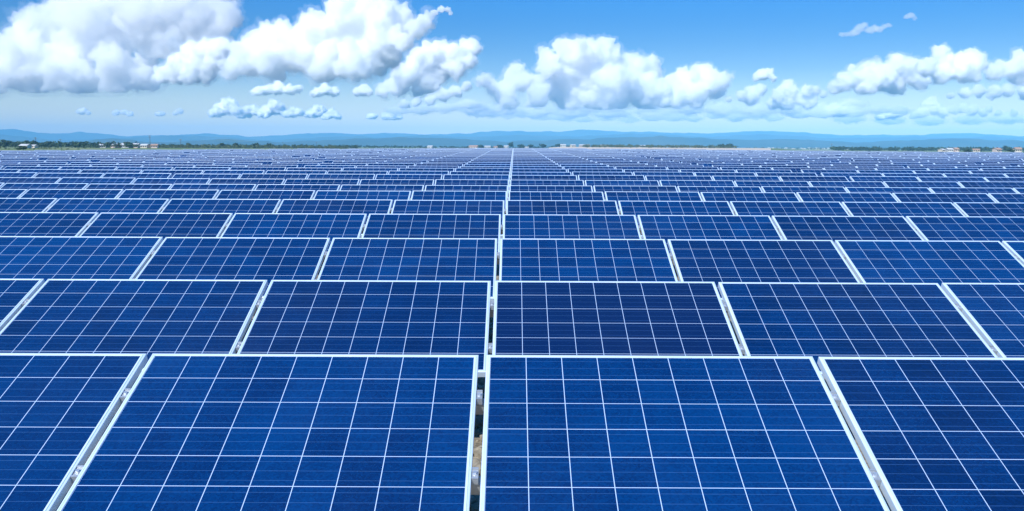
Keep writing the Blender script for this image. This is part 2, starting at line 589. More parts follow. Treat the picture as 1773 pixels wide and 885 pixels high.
def row_jitter(row, c):
    rr = random.Random(row * 977 + c * 13 + 5)
    if row < 3:
        return rr.uniform(-0.0015, 0.0015), rr.uniform(-0.0015, 0.0015), rr.uniform(-0.001, 0.001)
    s = min(1.0, (row - 2) / 8.0)
    return rr.uniform(-0.008, 0.008) * s, rr.uniform(-0.006, 0.006) * s, rr.uniform(-0.006, 0.006) * s

def project(p):
    d = Vector(p) - EYE
    z = d.dot(FWD)
    if z < 0.1:
        return None
    a, b = d.dot(r_) / z, d.dot(u_) / z
    return CX + a * F_PX, CY - b * F_PX, z

def panel_matrix(row, c):
    y, z, _ = rows[row]
    dz, ty, rzz = row_jitter(row, c)
    base = Vector((panel_x(row, c), y - TOP_LOCAL.y, z - TOP_LOCAL.z + dz))
    return base, (TILT + ty, 0.0, rzz * 0.3)

ORD = ['nearest', 'second', 'third', 'fourth', 'fifth', 'sixth', 'seventh', 'eighth', 'ninth', 'tenth', 'eleventh', 'twelfth', 'thirteenth',
       'fourteenth', 'fifteenth', 'sixteenth', 'seventeenth', 'eighteenth', 'nineteenth', 'twentieth']
NTH = ['first', 'second', 'third', 'fourth', 'fifth', 'sixth', 'seventh', 'eighth', 'ninth', 'tenth', 'eleventh', 'twelfth', 'thirteenth',
       'fourteenth', 'fifteenth', 'sixteenth', 'seventeenth', 'eighteenth', 'nineteenth', 'twentieth']

near, rest = [], []
for row in range(N_ROWS):
    half = 0.66 * rows[row][0] + 4.5
    nc = int(half / PERIOD) + 2
    for c in range(-nc, nc):
        base, rot = panel_matrix(row, c)
        if rows[row][0] > field_end(base.x) + 0.4:
            continue
        tl = project((base.x - PW / 2, rows[row][0], rows[row][1]))
        tr = project((base.x + PW / 2, rows[row][0], rows[row][1]))
        bl = project((base.x - PW / 2, base.y + 0.0, base.z)); br = project((base.x + PW / 2, base.y, base.z))
        # how much of the top edge, which nothing hides, lies inside the picture
        vis = min(tr[0], 1770) - max(tl[0], 3)
        if vis > 6 and len(near) < 298:
            near.append((row, c))
        else:
            rest.append((row, c))

RACK_ROWS = 1 + max(r for r, _ in near)
first = {}
for row, c in near:
    base, rot = panel_matrix(row, c)
    root = empty('solar_panel', base, rot)
    side = 'right' if c >= 0 else 'left'
    k = c if c >= 0 else -c - 1
    rown = 'nearest row' if row == 0 else ORD[row] + ' row from the front'
    label = 'solar panel in the %s, %s %s of the centre seam' % (rown, NTH[k], side)
    if (row, c) == (1, 0):
        label = 'darkest navy solar panel, in the second row just right of the centre seam'
    tag(root, label, 'solar panel', 'solar panels standing in rows across the field')
    o = link_mesh('frame', ME_FRAME, None, root)
    s = link_mesh('cell_sheet', ME_SHEET, None, root)
    tint = random.Random(row * 71 + c).random()
    dk = 1.0 if (row, c) == (1, 0) else (0.30 if tint > 0.90 else 0.0)
    s.color = (1 - dk, 1, 1, 1)
    if row < 7:
        for y in CLAMP_Y:
            k_ = link_mesh('clamp', ME_CLAMP, None, root)
            k_.location = (PW / 2 + (PERIOD - PW) / 2, y, 0)
            b_ = link_mesh('bolt', ME_BOLT, None, k_)

# the rest of the field, far rows plus unseen near side panels: one mass
def mass(cells):
    fv, ff, sv, sf, suv = [], [], [], [], []
    pr = [(0.0, 0.0), (0.0, PT), (LIP, PT), (LIP, PT - 0.006)]
    n = len(pr)
    corners = ((-1, 0, 1, 1), (1, 0, -1, 1), (1, 1, -1, -1), (-1, 1, 1, -1))
    x0, y0 = -PW / 2 + LIP, LIP
    for idx, (row, c) in enumerate(cells):
        base, rot = panel_matrix(row, c)
        mt = Matrix.Translation(base) @ Matrix.Rotation(rot[2], 4, 'Z') @ Matrix.Rotation(rot[0], 4, 'X')
        k0 = len(fv)
        for sx, sy, ix, iy in corners:
            for o, h in pr:
                fv.append(tuple(mt @ Vector((sx * PW / 2 + ix * o, sy * PH + iy * o, h))))
        for k in range(4):
            a0, b0 = k0 + k * n, k0 + ((k + 1) % 4) * n
            for i in range(n - 1):
                ff.append((a0 + i, b0 + i, b0 + i + 1, a0 + i + 1))
        ff.append(tuple(k0 + k * n for k in (3, 2, 1, 0)))
        k1 = len(sv)
        for sx, sy in ((0, 0), (9, 0), (9, 6), (0, 6)):
            sv.append(tuple(mt @ Vector((x0 + sx * CELL, y0 + sy * CELL, PT - 0.004))))
            suv.append((sx * 0.99999 + 0.00001 + 9 * idx, sy * 0.99999 + 0.00001))
        sf.append((k1, k1 + 1, k1 + 2, k1 + 3))
    bf = MB(); bf.add(fv, ff)
    bs = MB(); bs.add(sv, sf)
    ms = bs.mesh('cell_sheets')
    ul = ms.uv_layers.new(name='UVMap')
    for lp in ms.loops:
        ul.data[lp.index].uv = suv[lp.vertex_index]
    return bf.mesh('remaining_panels'), ms
me_f, me_s = mass(rest)
rest_panels = link_mesh('remaining_solar_panels', me_f, M['frame'])
tag(rest_panels, 'pale blue mass of solar panels: far rows and near ones out of view', 'solar panels', None, 'stuff')
cs = link_mesh('cell_sheets', me_s, M['cells'], rest_panels)
cs['kind'] = 'stuff'

# racks
def rack_parts(row, lo, hi):
    """Purlins and posts of one row in the row's own coordinates (y, z from the row's base line)."""
    y0, z0 = rows[row][0] - TOP_LOCAL.y, rows[row][1] - TOP_LOCAL.z
    ct, st = math.cos(TILT), math.sin(TILT)
    pur = []
    for yy in CLAMP_Y:
        b = MB()
        cy, cz = y0 + yy * ct + 0.031 * st, z0 + yy * st - 0.031 * ct
        b.bar((lo, cy, cz), (hi, cy, cz), 0.045, 0.052, up=(0, -st, ct))
        pur.append(b)
    posts, rafts = [], []
    x = lo + 0.9
    while x < hi:
        r = MB()
        a = (x, y0 + 0.06 * ct + 0.088 * st, z0 + 0.06 * st - 0.088 * ct)
        e = (x, y0 + 0.92 * ct + 0.088 * st, z0 + 0.92 * st - 0.088 * ct)
        r.bar(a, e, 0.05, 0.056, up=(0, -st, ct))
        rafts.append(r)
        for yy in (0.16, 0.84):
            p = MB()
            cy, cz = y0 + yy * ct + 0.117 * st, z0 + yy * st - 0.120 * ct
            p.box(x - 0.03, x + 0.03, cy - 0.03, cy + 0.03, ground_z(x, cy) - 0.12, cz - 0.012)
            posts.append(p)
        x += 3.02
    return pur, rafts, posts
for row in range(RACK_ROWS):
    cs_ = [c for (r, c) in near if r == row]
    lo, hi = panel_x(row, min(cs_)) - PW / 2 - 0.05, panel_x(row, max(cs_)) + PW / 2 + 0.05
    root = empty('mounting_rack', (0.5 * (lo + hi), rows[row][0] - TOP_LOCAL.y, ground_z(0, rows[row][0])))
    tag(root, 'grey galvanised steel rack under the %s of solar panels' % ('nearest row' if row == 0 else ORD[row] + ' row from the front'),
        'mounting rack', 'steel racks carrying the panel rows')
    pur, rafts, posts = rack_parts(row, lo, hi)
    off = Matrix.Translation(-root.location)
    def put(b, nm):
        b.v = [tuple(off @ Vector(p)) for p in b.v]
        b.build(nm, M['galv'], root)
    for b in pur: put(b, 'purlin')
    if row < 9:
        for b in rafts: put(b, 'rafter')
    for b in posts: put(b, 'post')
# supports of the same mass
b = MB()
for row in range(N_ROWS):
    cs_ = [panel_x(row, c) for (r, c) in rest if r == row]
    runs = []
    if row < RACK_ROWS:
        nn = [panel_x(row, c) for (r, c) in near if r == row]
        lft, rgt = [x for x in cs_ if x < min(nn)], [x for x in cs_ if x > max(nn)]
        runs = [q for q in (lft, rgt) if q]
    elif cs_:
        runs = [cs_]
    for q in runs:
        pur, rafts, posts = rack_parts(row, min(q) - PW / 2, max(q) + PW / 2)
        for s in pur + posts:
            b.add(s.v, s.f)
sp = b.build('support_frames', M['galv'], rest_panels)
sp['kind'] = 'stuff'

# gravel seen in the seams
b = MB()
ico = bmesh.new(); bmesh.ops.create_icosphere(ico, subdivisions=1, radius=1.0)
iv = np.array([v.co[:] for v in ico.verts]); ifc = [tuple(v.index for v in f.verts) for f in ico.faces]
ico.free()
rg = random.Random(4)
for k in range(2200):
    y = rg.uniform(3.0, 10.5)
    lane = rg.choice([-2, -1, 0, 0, 0, 1, 2])
    x = -0.13 + lane * PERIOD + rg.gauss(0, 0.16)
    s = rg.choice([0.012, 0.016, 0.022, 0.03, 0.05])
    sc = Vector((s * rg.uniform(0.8, 1.5), s * rg.uniform(0.8, 1.4), s * rg.uniform(0.5, 0.9)))
    rot = Matrix.Rotation(rg.uniform(0, 6.28), 3, 'Z')
    pts = [rot @ Vector((p[0] * sc.x * rg.uniform(0.85, 1.15), p[1] * sc.y, p[2] * sc.z)) + Vector((x, y, ground_z(x, y) + sc.z * 0.4)) for p in iv]
    b.add(pts, ifc)
gr = b.build('gravel', M['stone'])
tag(gr, 'loose tan stones on the bare ground below the panel seams', 'gravel', None, 'stuff')

# ------------------------------------------------------------------ trees, hedges, houses and masts beyond the field
def leaf_cloud(rg, w, h, n, leaf, base=0.0):
    """Small leaf-clump faces through an uneven crown of several lobes; crown from base to h."""
    lobes = [(rg.uniform(-0.3, 0.3) * w, rg.uniform(-0.3, 0.3) * w, base + (h - base) * rg.uniform(0.3, 0.8), rg.uniform(0.26, 0.46) * w, (h - base) * rg.uniform(0.2, 0.36)) for _ in range(6)]
    V, Fc = [], []
    for _ in range(n):
        lx, ly, lz, lr, lh = rg.choice(lobes)
        d = Vector((rg.gauss(0, 1), rg.gauss(0, 1), rg.gauss(0, 1))).normalized() * (rg.random() ** 0.4)
        c = Vector((lx + d.x * lr, ly + d.y * lr, max(base + 0.1, lz + d.z * lh)))
        nrm = (d + Vector((rg.gauss(0, .5), rg.gauss(0, .5), rg.gauss(0, .5) + 0.3))).normalized()
        t = nrm.orthogonal().normalized(); s = nrm.cross(t)
        a = rg.uniform(0, 6.28)
        t, s = t * math.cos(a) + s * math.sin(a), s * math.cos(a) - t * math.sin(a)
        l = leaf * rg.uniform(0.6, 1.4)
        k = len(V)
        V += [c - t * l, c + s * l * 0.7, c + t * l, c - s * l * 0.7]
        Fc.append((k, k + 1, k + 2, k + 3))
    return V, Fc

def far_point(x, dist):
    p = at(x, 250, dist)
    return p.x, p.y

def wood_band(name, mat, x0, x1, dist, depth, hmin, hmax, count, seed, label, cat):
    rg = random.Random(seed)
    b = MB()
    for k in range(count):
        px = rg.uniform(x0, x1)
        d = dist + rg.uniform(-depth, depth)
        x, y = far_point(px, d)
        h = rg.uniform(hmin, hmax)
        V, Fc = leaf_cloud(rg, h * rg.uniform(0.9, 1.5), h, 46, h * 0.13)
        mt = Matrix.Translation((x, y, ground_z(x, y) - 0.2))
        b.add(V, Fc, mt)
    o = b.build(name, mat)
    tag(o, label, cat, None, 'stuff')
    return o
wood_band('woodland', M['wood'], -260, 240, 640, 70, 3.2, 5.0, 420, 1, 'dark green woodland beyond the left end of the solar field', 'woodland')
wood_band('woodland', M['hedge'], 130, 600, 720, 60, 1.8, 3.4, 420, 2, 'mixed olive green trees beyond the field, right of the row of pale houses', 'woodland')
wood_band('woodland', M['wood'], 240, 620, 800, 60, 2.6, 4.2, 260, 21, 'dark tree belt behind the olive trees left of centre', 'woodland')
wood_band('woodland', M['wood'], 560, 1000, 1250, 80, 2.2, 4.4, 300, 3, 'low dark tree belt along the middle of the field edge', 'woodland')
wood_band('hedgerow', M['hedge'], 1010, 1275, 900, 60, 2.2, 3.8, 300, 4, 'low olive hedgerow right of the centre beyond the field', 'hedgerow')
wood_band('woodland', M['wood'], 1440, 1960, 900, 80, 3.4, 5.2, 480, 5, 'dark green woodland beyond the right end of the field', 'woodland')
wood_band('scrub', M['hedge'], 1560, 1940, 420, 70, 0.5, 1.2, 130, 6, 'low yellow green scrub on the grass beyond the right end of the field', 'scrub')
wood_band('scrub', M['hedge'], -220, 150, 420, 60, 0.5, 1.2, 100, 8, 'low yellow green scrub on the grass beyond the left end of the field', 'scrub')

def tree(px, dist, h, w, mat, label, seed):
    rg = random.Random(seed)
    x, y = far_point(px, dist)
    root = empty('tree', (x, y, ground_z(x, y) - 0.1))
    b = MB()
    V, Fc = leaf_cloud(rg, w, h, 260, 0.09 * w + 0.08, h * 0.14)
    b.add(V, Fc)
    b.build('crown', mat, root)
    t = MB()
    t.cyl(0, 0, 0, h * 0.55, 0.035 * h, 7, 0.015 * h)
    for a in range(4):
        an = a * 1.6 + rg.random()
        t.bar((0, 0, h * 0.30), (math.cos(an) * w * 0.28, math.sin(an) * w * 0.28, h * 0.62), 0.018 * h)
    t.build('trunk', M['trunk'], root)
    tag(root, label, 'tree', 'trees standing out along the far edge of the field')
    return root
W_, H_ = M['wood'], M['hedge']
TREES = [
    (8, 600, 5.6, 6.0, W_, 'tall dark tree at the far left end of the treeline'),
    (43, 610, 5.4, 5.0, W_, 'dark tree above the treeline, left of the small white shed'),
    (57, 590, 5.2, 4.4, W_, 'narrow dark tree right beside the small white shed'),
    (38, 330, 1.7, 3.2, W_, 'low dark bush alone on the bright grass at the left field edge'),
    (83, 600, 4.9, 6.5, W_, 'broad dark tree between the white sheds and the long house row'),
    (327, 730, 5.0, 4.6, H_, 'olive tree just right of the row of pale houses'),
    (383, 740, 5.4, 5.2, W_, 'dark round tree rising from the olive wood left of centre'),
    (407, 735, 5.0, 5.4, W_, 'broad dark tree, right neighbour of the round one left of centre'),
    (443, 730, 4.6, 7.0, W_, 'wide dark tree in the middle of the olive wood'),
    (465, 760, 4.8, 5.0, W_, 'dark tree near the right end of the olive wood'),
    (832, 1150, 5.4, 9.0, W_, 'broad dark tree right of the pink barn near the centre'),
    (867, 1150, 5.4, 9.0, W_, 'dark tree beside the white house left of the centre seam'),
    (884, 1150, 9.0, 7.0, W_, 'tallest dark tree, rising right behind the white house at the centre'),
    (903, 1150, 6.0, 11.0, W_, 'dark tree just right of the far end of the centre seam'),
    (918, 1150, 6.6, 8.0, W_, 'rounded dark tree, second right of the far end of the centre seam'),
    (940, 1150, 6.2, 9.0, W_, 'dark tree left of the sandy strip right of centre'),
    (968, 1120, 5.2, 10.0, W_, 'low dark tree at the left end of the sandy strip'),
    (1092, 980, 3.6, 5.5, H_, 'olive bush standing on the sandy strip right of centre'),
    (1122, 960, 3.4, 6.5, H_, 'broad olive bush at the right end of the sandy strip'),
    (1263, 870, 5.0, 7.0, W_, 'dark tree ending the olive hedgerow on the right'),
    (1249, 870, 4.5, 7.0, W_, 'dark tree, second from the right end of the olive hedgerow'),
    (1677, 480, 1.9, 3.4, W_, 'dark bush on the bright grass right of the white farmhouse'),
    (1753, 470, 2.1, 3.2, W_, 'dark bush near the right edge below the pink farmhouse'),
    (1742, 700, 5.2, 5.0, W_, 'dark tree beside the pink farmhouse at the far right'),
]
for i, (px, d, h, w, mt, lb) in enumerate(TREES):
    tree(px, d, h, w, mt, lb, 50 + i)

def house(px, dist, wid, dep, hw, hr, wall, roof, label, name='house', group=None, wins=3, lift=0.0, rz_=0.0, gable=True):
    x, y = far_point(px, dist)
    root = empty(name, (x, y, ground_z(x, y) + lift), (0, 0, rz_))
    b = MB()
    w2, d2 = wid / 2, dep / 2
    if gable:
        vs = [(-w2, -d2, -0.4), (w2, -d2, -0.4), (w2, d2, -0.4), (-w2, d2, -0.4), (-w2, -d2, hw), (w2, -d2, hw), (w2, d2, hw), (-w2, d2, hw), (-w2, 0, hw + hr), (w2, 0, hw + hr)]
        b.add(vs, [(3, 2, 1, 0), (0, 1, 5, 4), (2, 3, 7, 6), (1, 2, 6, 9, 5), (3, 0, 4, 8, 7), (4, 5, 9, 8), (6, 7, 8, 9)])
    else:
        b.box(-w2, w2, -d2, d2, -0.4, hw)
    b.build('wall', wall, root)
    r = MB()
    if gable:
        for s in (-1, 1):
            e = d2 + 0.35
            zz = hw - 0.35 * hr / d2
            vs = [(-w2 - 0.3, s * e, zz + 0.03), (w2 + 0.3, s * e, zz + 0.03), (w2 + 0.3, 0, hw + hr + 0.03), (-w2 - 0.3, 0, hw + hr + 0.03)]
            vs += [(p[0], p[1], p[2] + 0.16) for p in vs]
            r.add(vs, [(0, 1, 2, 3), (4, 5, 6, 7), (0, 1, 5, 4), (1, 2, 6, 5), (2, 3, 7, 6), (3, 0, 4, 7)])
    else:
        r.box(-w2 - 0.15, w2 + 0.15, -d2 - 0.15, d2 + 0.15, hw + 0.003, hw + 0.25)
    r.build('roof', roof, root)
    for k in range(wins):
        xx = -w2 + wid * (k + 0.5) / wins
        q = MB()
        q.box(xx - 0.45, xx + 0.45, -d2 - 0.04, -d2 - 0.003, hw * 0.35, hw * 0.78)
        q.build('window', M['pane'], root)
    tag(root, label, 'house' if name == 'house' else 'building', group)
    return root
HG = 'pale buildings beyond the far edge of the field'
wh, cr, pk, tl, mr = M['white'], M['cream'], M['pink'], M['tile'], M['metalroof']
HOUSES = [
    (44, 470, 5.0, 4.0, 1.8, 0.8, wh, mr, 'small white shed on the grass at the far left', 'shed', 2),
    (59, 500, 3.2, 3.0, 1.6, 0.6, cr, mr, 'cream shed on the grass, right of the small white one', 'shed', 1),
    (178, 610, 5.0, 5, 2.2, 1.0, wh, mr, 'white house, leftmost of the pale house row left of the mast', 'house', 3),
    (200, 610, 4.8, 5, 2.4, 1.0, pk, mr, 'pinkish house, second from the left in the pale house row', 'house', 3),
    (217, 610, 6.0, 5, 2.8, 1.2, wh, mr, 'largest white house with pale roof in the middle of the row', 'house', 4),
    (235, 615, 6.0, 5, 2.9, 1.1, pk, mr, 'pink walled house right of the largest white one', 'house', 4),
    (251, 610, 5.5, 5, 2.4, 1.0, cr, mr, 'cream house just left of the dark mast', 'house', 3),
    (268, 612, 5.0, 5, 2.5, 0.9, pk, tl, 'pink house with tiled roof just right of the dark mast', 'house', 3),
    (745, 1050, 7.0, 6, 3.0, 1.2, wh, mr, 'small white house alone in the dark tree belt left of centre', 'house', 3),
    (820, 1050, 12.0, 7, 3.4, 1.4, pk, tl, 'long low barn with red brown roof left of the centre seam', 'barn', 5),
    (844, 1050, 8.0, 6, 3.4, 1.0, wh, mr, 'long white building between the barn and the centre trees', 'building', 4),
    (858, 1050, 5.0, 6, 2.8, 1.0, cr, tl, 'small cream house right of the long white building', 'house', 2),
    (877, 1050, 6.0, 6, 4.2, 0.8, wh, mr, 'white two storey house just left of the centre seam', 'house', 3),
    (912, 1050, 5.0, 5, 2.4, 0.8, cr, mr, 'low cream building between the trees right of the centre seam', 'building', 2),
    (975, 1000, 7.0, 6, 3.4, 0.9, wh, mr, 'white building at the left end of the sandy strip', 'building', 3),
    (992, 1000, 6.0, 6, 3.0, 1.0, cr, mr, 'cream building, second along the sandy strip', 'building', 3),
    (1008, 1000, 8.0, 6, 3.0, 1.0, pk, mr, 'pink building, third along the sandy strip', 'building', 4),
    (1019, 1000, 4.0, 5, 3.6, 0.8, wh, mr, 'narrow white building in the middle of the sandy strip', 'building', 2),
    (1046, 1000, 11.0, 6, 2.7, 0.9, cr, mr, 'long cream shed on the sandy strip', 'shed', 5),
    (1070, 1000, 7.0, 6, 2.6, 0.9, pk, tl, 'pink shed with brown roof towards the right of the sandy strip', 'shed', 3),
    (1112, 980, 12.0, 6, 2.5, 0.9, cr, mr, 'long low cream shed at the right end of the sandy strip', 'shed', 5),
    (1644, 640, 6.0, 5, 2.5, 1.0, wh, mr, 'white farmhouse beyond the right part of the field', 'house', 3),
    (1655, 640, 4.4, 5, 2.9, 1.0, pk, tl, 'pink house leaning against the right side of the white farmhouse', 'house', 2),
    (1631, 640, 3.6, 5, 2.0, 0.8, cr, mr, 'small cream outbuilding left of the white farmhouse', 'building', 2),
    (1690, 650, 7.0, 5, 2.2, 0.8, cr, tl, 'low cream farm building midway between the white and pink farmhouses', 'building', 3),
    (1727, 600, 5.5, 5, 2.6, 1.1, pk, tl, 'pink farmhouse near the right edge of the picture', 'house', 3),
    (1762, 600, 6.0, 5, 3.2, 1.1, cr, tl, 'cream farmhouse with tiled roof, the rightmost building', 'house', 3),
]
for (px, d, w, dp, hw, hr, wl, rf, lb, nm, nw) in HOUSES:
    house(px, d, w * (0.85 if px < 1500 else 0.66), dp, hw * (0.78 if px < 1500 else 0.68), hr * 0.9, wl, rf, lb, nm, HG, nw, 0.0, random.Random(int(px)).uniform(-0.3, 0.3))
wood_band('woodland', M['hedge'], 1290, 1520, 2150, 100, 2.5, 5.5, 150, 31, 'thin line of bushes in front of the far white town', 'woodland')
rgt_ = random.Random(77)
for k in range(34):
    px = 1330 + k * 5.2 + rgt_.uniform(-1.5, 1.5)
    d = 2300 + rgt_.uniform(-150, 250)
    house(px, d, rgt_.uniform(4, 9), 8, rgt_.uniform(2.0, 5.0), 1, rgt_.choice([wh, wh, cr]), rgt_.choice([mr, wh]),
          'small white block in the far town right of the olive hedgerow', 'building', 'white buildings of the far town', 0, 0, rgt_.uniform(-.4, .4), False)

# sandy strip: bare soil in front of the buildings right of centre
b = MB()
pts = []
for k in range(41):
    px = 950 + (1335 - 950) * k / 40
    for j in range(9):
        x0_, y0_ = far_point(px, 660 + 37 * j + (10 + 3 * j) * math.sin(k * 0.9 + 0.2 * j))
        pts.append((x0_, y0_, ground_z(x0_, y0_) + 0.16 + 0.02 * j))
b.add(pts, [(9 * k + j, 9 * k + 9 + j, 9 * k + 10 + j, 9 * k + 1 + j) for k in range(40) for j in range(8)])
sd = b.build('bare_ground', mat_plain('sandy_soil', (0.50, 0.37, 0.25), (0.66, 0.53, 0.40), 0.05))
tag(sd, 'bare sandy ground beyond the field right of centre', None, None, 'structure')

def mast(px, dist, h, label, arms=2):
    h *= 0.85
    x, y = far_point(px, dist)
    root = empty('power_pole', (x, y, ground_z(x, y) - 0.2))
    p = MB(); p.cyl(0, 0, 0, h, 0.17, 8, 0.10); p.build('pole', M['trunk'], root)
    for k in range(arms):
        a = MB(); zz = h * (0.95 - 0.10 * k)
        a.bar((-1.0, -0.28, zz), (1.0, -0.28, zz), 0.16); a.build('crossarm', M['trunk'], root)
        for xx in (-0.9, 0.0, 0.9):
            i_ = MB(); i_.cyl(xx, -0.28, zz + 0.082, zz + 0.4, 0.07, 6); i_.build('insulator', M['white'], root)
    tag(root, label, 'power pole', 'power poles beyond the field')
mast(260, 620, 11.0, 'tallest dark power pole, standing in the pale house row on the left')
mast(313, 640, 8.2, 'power pole right of the pale house row', 2)
mast(62, 620, 9.0, 'leftmost power pole, above the white sheds', 2)
mast(105, 640, 7.6, 'thin power pole between the white sheds and the house row', 1)
mast(548, 900, 8.0, 'thin power pole above the dark tree belt left of centre', 1)
mast(490, 900, 8.0, 'thin power pole near the right end of the olive wood', 1)
mast(1440, 900, 9.0, 'power pole above the far town on the right', 2)

# ------------------------------------------------------------------ clouds
ico = bmesh.new(); bmesh.ops.create_icosphere(ico, subdivisions=2, radius=1.0)
IV = np.array([v.co[:] for v in ico.verts]); IF = np.array([[v.index for v in f.verts] for f in ico.faces])
ico.free()
vol_cache = {}
def cloud_volume(dens):
    if dens not in vol_cache:
        vol_cache[dens] = mat_volume('cloud_vapour', c4(1.0, 1.0, 1.0), dens, 0.0)
    return vol_cache[dens]

BASE_ALT = 620.0
def cloud(label, lobes, base_y, seed, dens=1.0, flat=1.0, kids=(14, 5), depthf=0.8, dist=None, voxel=None, group=None, wide=1.0, veil_d=0.14, rough=1.0):
    """lobes: (x, y, radius) in photograph pixels; base_y: the flat underside; dens: mean free paths per smallest lobe."""
    rg = np.random.default_rng(seed)
    xm = sum(l[0] for l in lobes) / len(lobes)
    if dist is None:
        e = ray(xm, base_y).z
        dist = BASE_ALT / max(e, 0.02)
    mpp = dist / F_PX * 1.01
    base_z = at(xm, base_y, dist).z
    C, Rr = [], []
    span = max(l[0] + l[2] for l in lobes) - min(l[0] - l[2] for l in lobes)
    for (x, y, r) in lobes:
        rad = r * mpp
        dd = dist + rg.normal(0, 0.25) * min(span * 0.35, 90) * mpp * depthf + r * mpp * 0.2
        c = np.array(at(x, y, dd))
        C.append(c); Rr.append(rad)
        for k in range(kids[0]):
            d = rg.normal(0, 1, 3); d[2] += 0.35; d[1] -= 0.35; d /= np.linalg.norm(d)
            r1 = rad * rg.uniform(0.22, 0.60)
            c1 = c + d * (rad - r1 * 0.35)
            C.append(c1); Rr.append(r1)
            for q in range(kids[1]):
                d2 = rg.normal(0, 1, 3) + d * 0.8; d2[2] += 0.2; d2 /= np.linalg.norm(d2)
                r2 = r1 * rg.uniform(0.25, 0.5)
                C.append(c1 + d2 * (r1 - r2 * 0.3)); Rr.append(r2)
    C, Rr = np.array(C), np.array(Rr)
    org = C.mean(0)
    C = C - org
    n, nv = len(C), len(IV)
    rmax = max(l[2] for l in lobes) * mpp
    vx = voxel * mpp if voxel else max(1.2 * mpp, span * mpp / 300)
    bz = base_z - org[2]

    def hull(name, grow, noises, vsize, sag):
        V = (IV[None] * (Rr * grow + (grow - 1) * rmax * 0.6)[:, None, None] * np.array([wide, 1, flat])[None, None] + C[:, None]).reshape(-1, 3)
        Fc = (IF[None] + (np.arange(n) * nv)[:, None, None]).reshape(-1, 3)
        me = bpy.data.meshes.new('tmp')
        me.vertices.add(len(V)); me.vertices.foreach_set('co', V.ravel())
        me.loops.add(Fc.size); me.loops.foreach_set('vertex_index', Fc.ravel().astype(np.int32))
        me.polygons.add(len(Fc)); me.polygons.foreach_set('loop_start', np.arange(0, Fc.size, 3, dtype=np.int32))
        me.update(calc_edges=True)
        tmp = bpy.data.objects.new('tmp', me)
        col.objects.link(tmp)
        md = tmp.modifiers.new('r', 'REMESH'); md.mode = 'VOXEL'; md.voxel_size = vsize; md.use_smooth_shade = True
        for size, amp in noises:
            tx = bpy.data.textures.new('billow', 'CLOUDS'); tx.noise_scale = size * rmax; tx.noise_depth = 4
            dm = tmp.modifiers.new('d', 'DISPLACE'); dm.texture = tx; dm.strength = amp * rmax * 2 * rough; dm.mid_level = 0.5; dm.texture_coords = 'LOCAL'
        md = tmp.modifiers.new('r2', 'REMESH'); md.mode = 'VOXEL'; md.voxel_size = vsize * 0.9; md.use_smooth_shade = True
        out = bpy.data.meshes.new_from_object(tmp.evaluated_get(bpy.context.evaluated_depsgraph_get()))
        bpy.data.objects.remove(tmp); bpy.data.meshes.remove(me)
        co = np.empty(len(out.vertices) * 3); out.vertices.foreach_get('co', co); co = co.reshape(-1, 3)
        zb = bz - sag
        low = co[:, 2] < zb
        co[low, 2] = zb + (co[low, 2] - zb) * (0.20 + 0.14 * np.sin(co[low, 0] / (rmax * 0.7)))
        out.vertices.foreach_set('co', co.ravel()); out.update()
        out.name = name
        out.materials.clear()
        return out
    veil = hull('cloud', 1.12, ((0.55, 0.42), (0.18, 0.20)), vx * 1.15, rmax * 0.15)
    core = hull('core', 0.97, ((0.5, 0.20), (0.17, 0.11), (0.065, 0.045)), vx, 0.0)
    o = link_mesh('cloud', veil, cloud_volume(round(veil_d * dens / (rmax * 0.30), 5)))
    o.location = org
    link_mesh('core', core, cloud_volume(round(1.35 * dens / (rmax * 0.30), 5)), o)
    tag(o, label, 'cloud', group or 'clouds')
    return o

cloud('huge white cloud with grey underside in the upper left corner',
      [(66, 45, 30), (95, 28, 26), (130, 24, 34), (165, 8, 36), (230, 8, 38), (300, 6, 40), (360, 12, 42), (396, 28, 24), (330, 42, 40), (255, 50, 44), (170, 55, 44), (100, 62, 36), (300, -30, 50), (200, -25, 45), (380, 55, 22), (120, 85, 26), (200, 84, 30), (290, 82, 26), (360, 72, 20)],
      100, 1, 0.42, 1.0, (14, 5), 0.8, 9800)
cloud('lower white cloud bank at the left edge under the huge cloud',
      [(-20, 110, 40), (5, 98, 26), (30, 92, 26), (35, 122, 32), (75, 112, 32), (112, 126, 30), (60, 145, 24), (150, 138, 26), (190, 112, 26), (222, 122, 26), (200, 140, 26), (250, 135, 24), (-50, 130, 45), (130, 105, 26), (250, 110, 20), (40, 70, 26)],
      160, 2, 0.75, 1.0, (14, 5), 0.8, 9800)
cloud('rounded bright cloud wedge between the two big clouds on the left',
      [(283, 130, 16), (310, 118, 22), (340, 105, 24), (368, 92, 22), (385, 82, 14), (404, 84, 10), (355, 122, 22), (330, 130, 16), (385, 105, 18)],
      146, 3, 1.2)
cloud('tall billowing cloud left of centre reaching the top of the picture',
      [(400, 122, 18), (430, 105, 28), (455, 85, 26), (480, 62, 24), (470, 105, 32), (512, 88, 36), (540, 52, 28), (566, 80, 38), (590, 30, 28), (608, 60, 38), (645, 22, 28), (668, 18, 20), (660, 60, 34), (695, 30, 18), (690, 52, 24), (620, 105, 34), (560, 112, 32), (660, 95, 28), (735, 42, 15), (720, 50, 16), (745, 30, 10), (700, 74, 15), (668, 93, 12)],
      143, 4, 1.0)
cloud('small curled wisp beside the tall billowing cloud',
      [(752, 22, 7), (764, 16, 7), (775, 17, 6), (780, 24, 4)], 40, 5, 0.35, 0.7, (6, 4), 0.6, 9000)
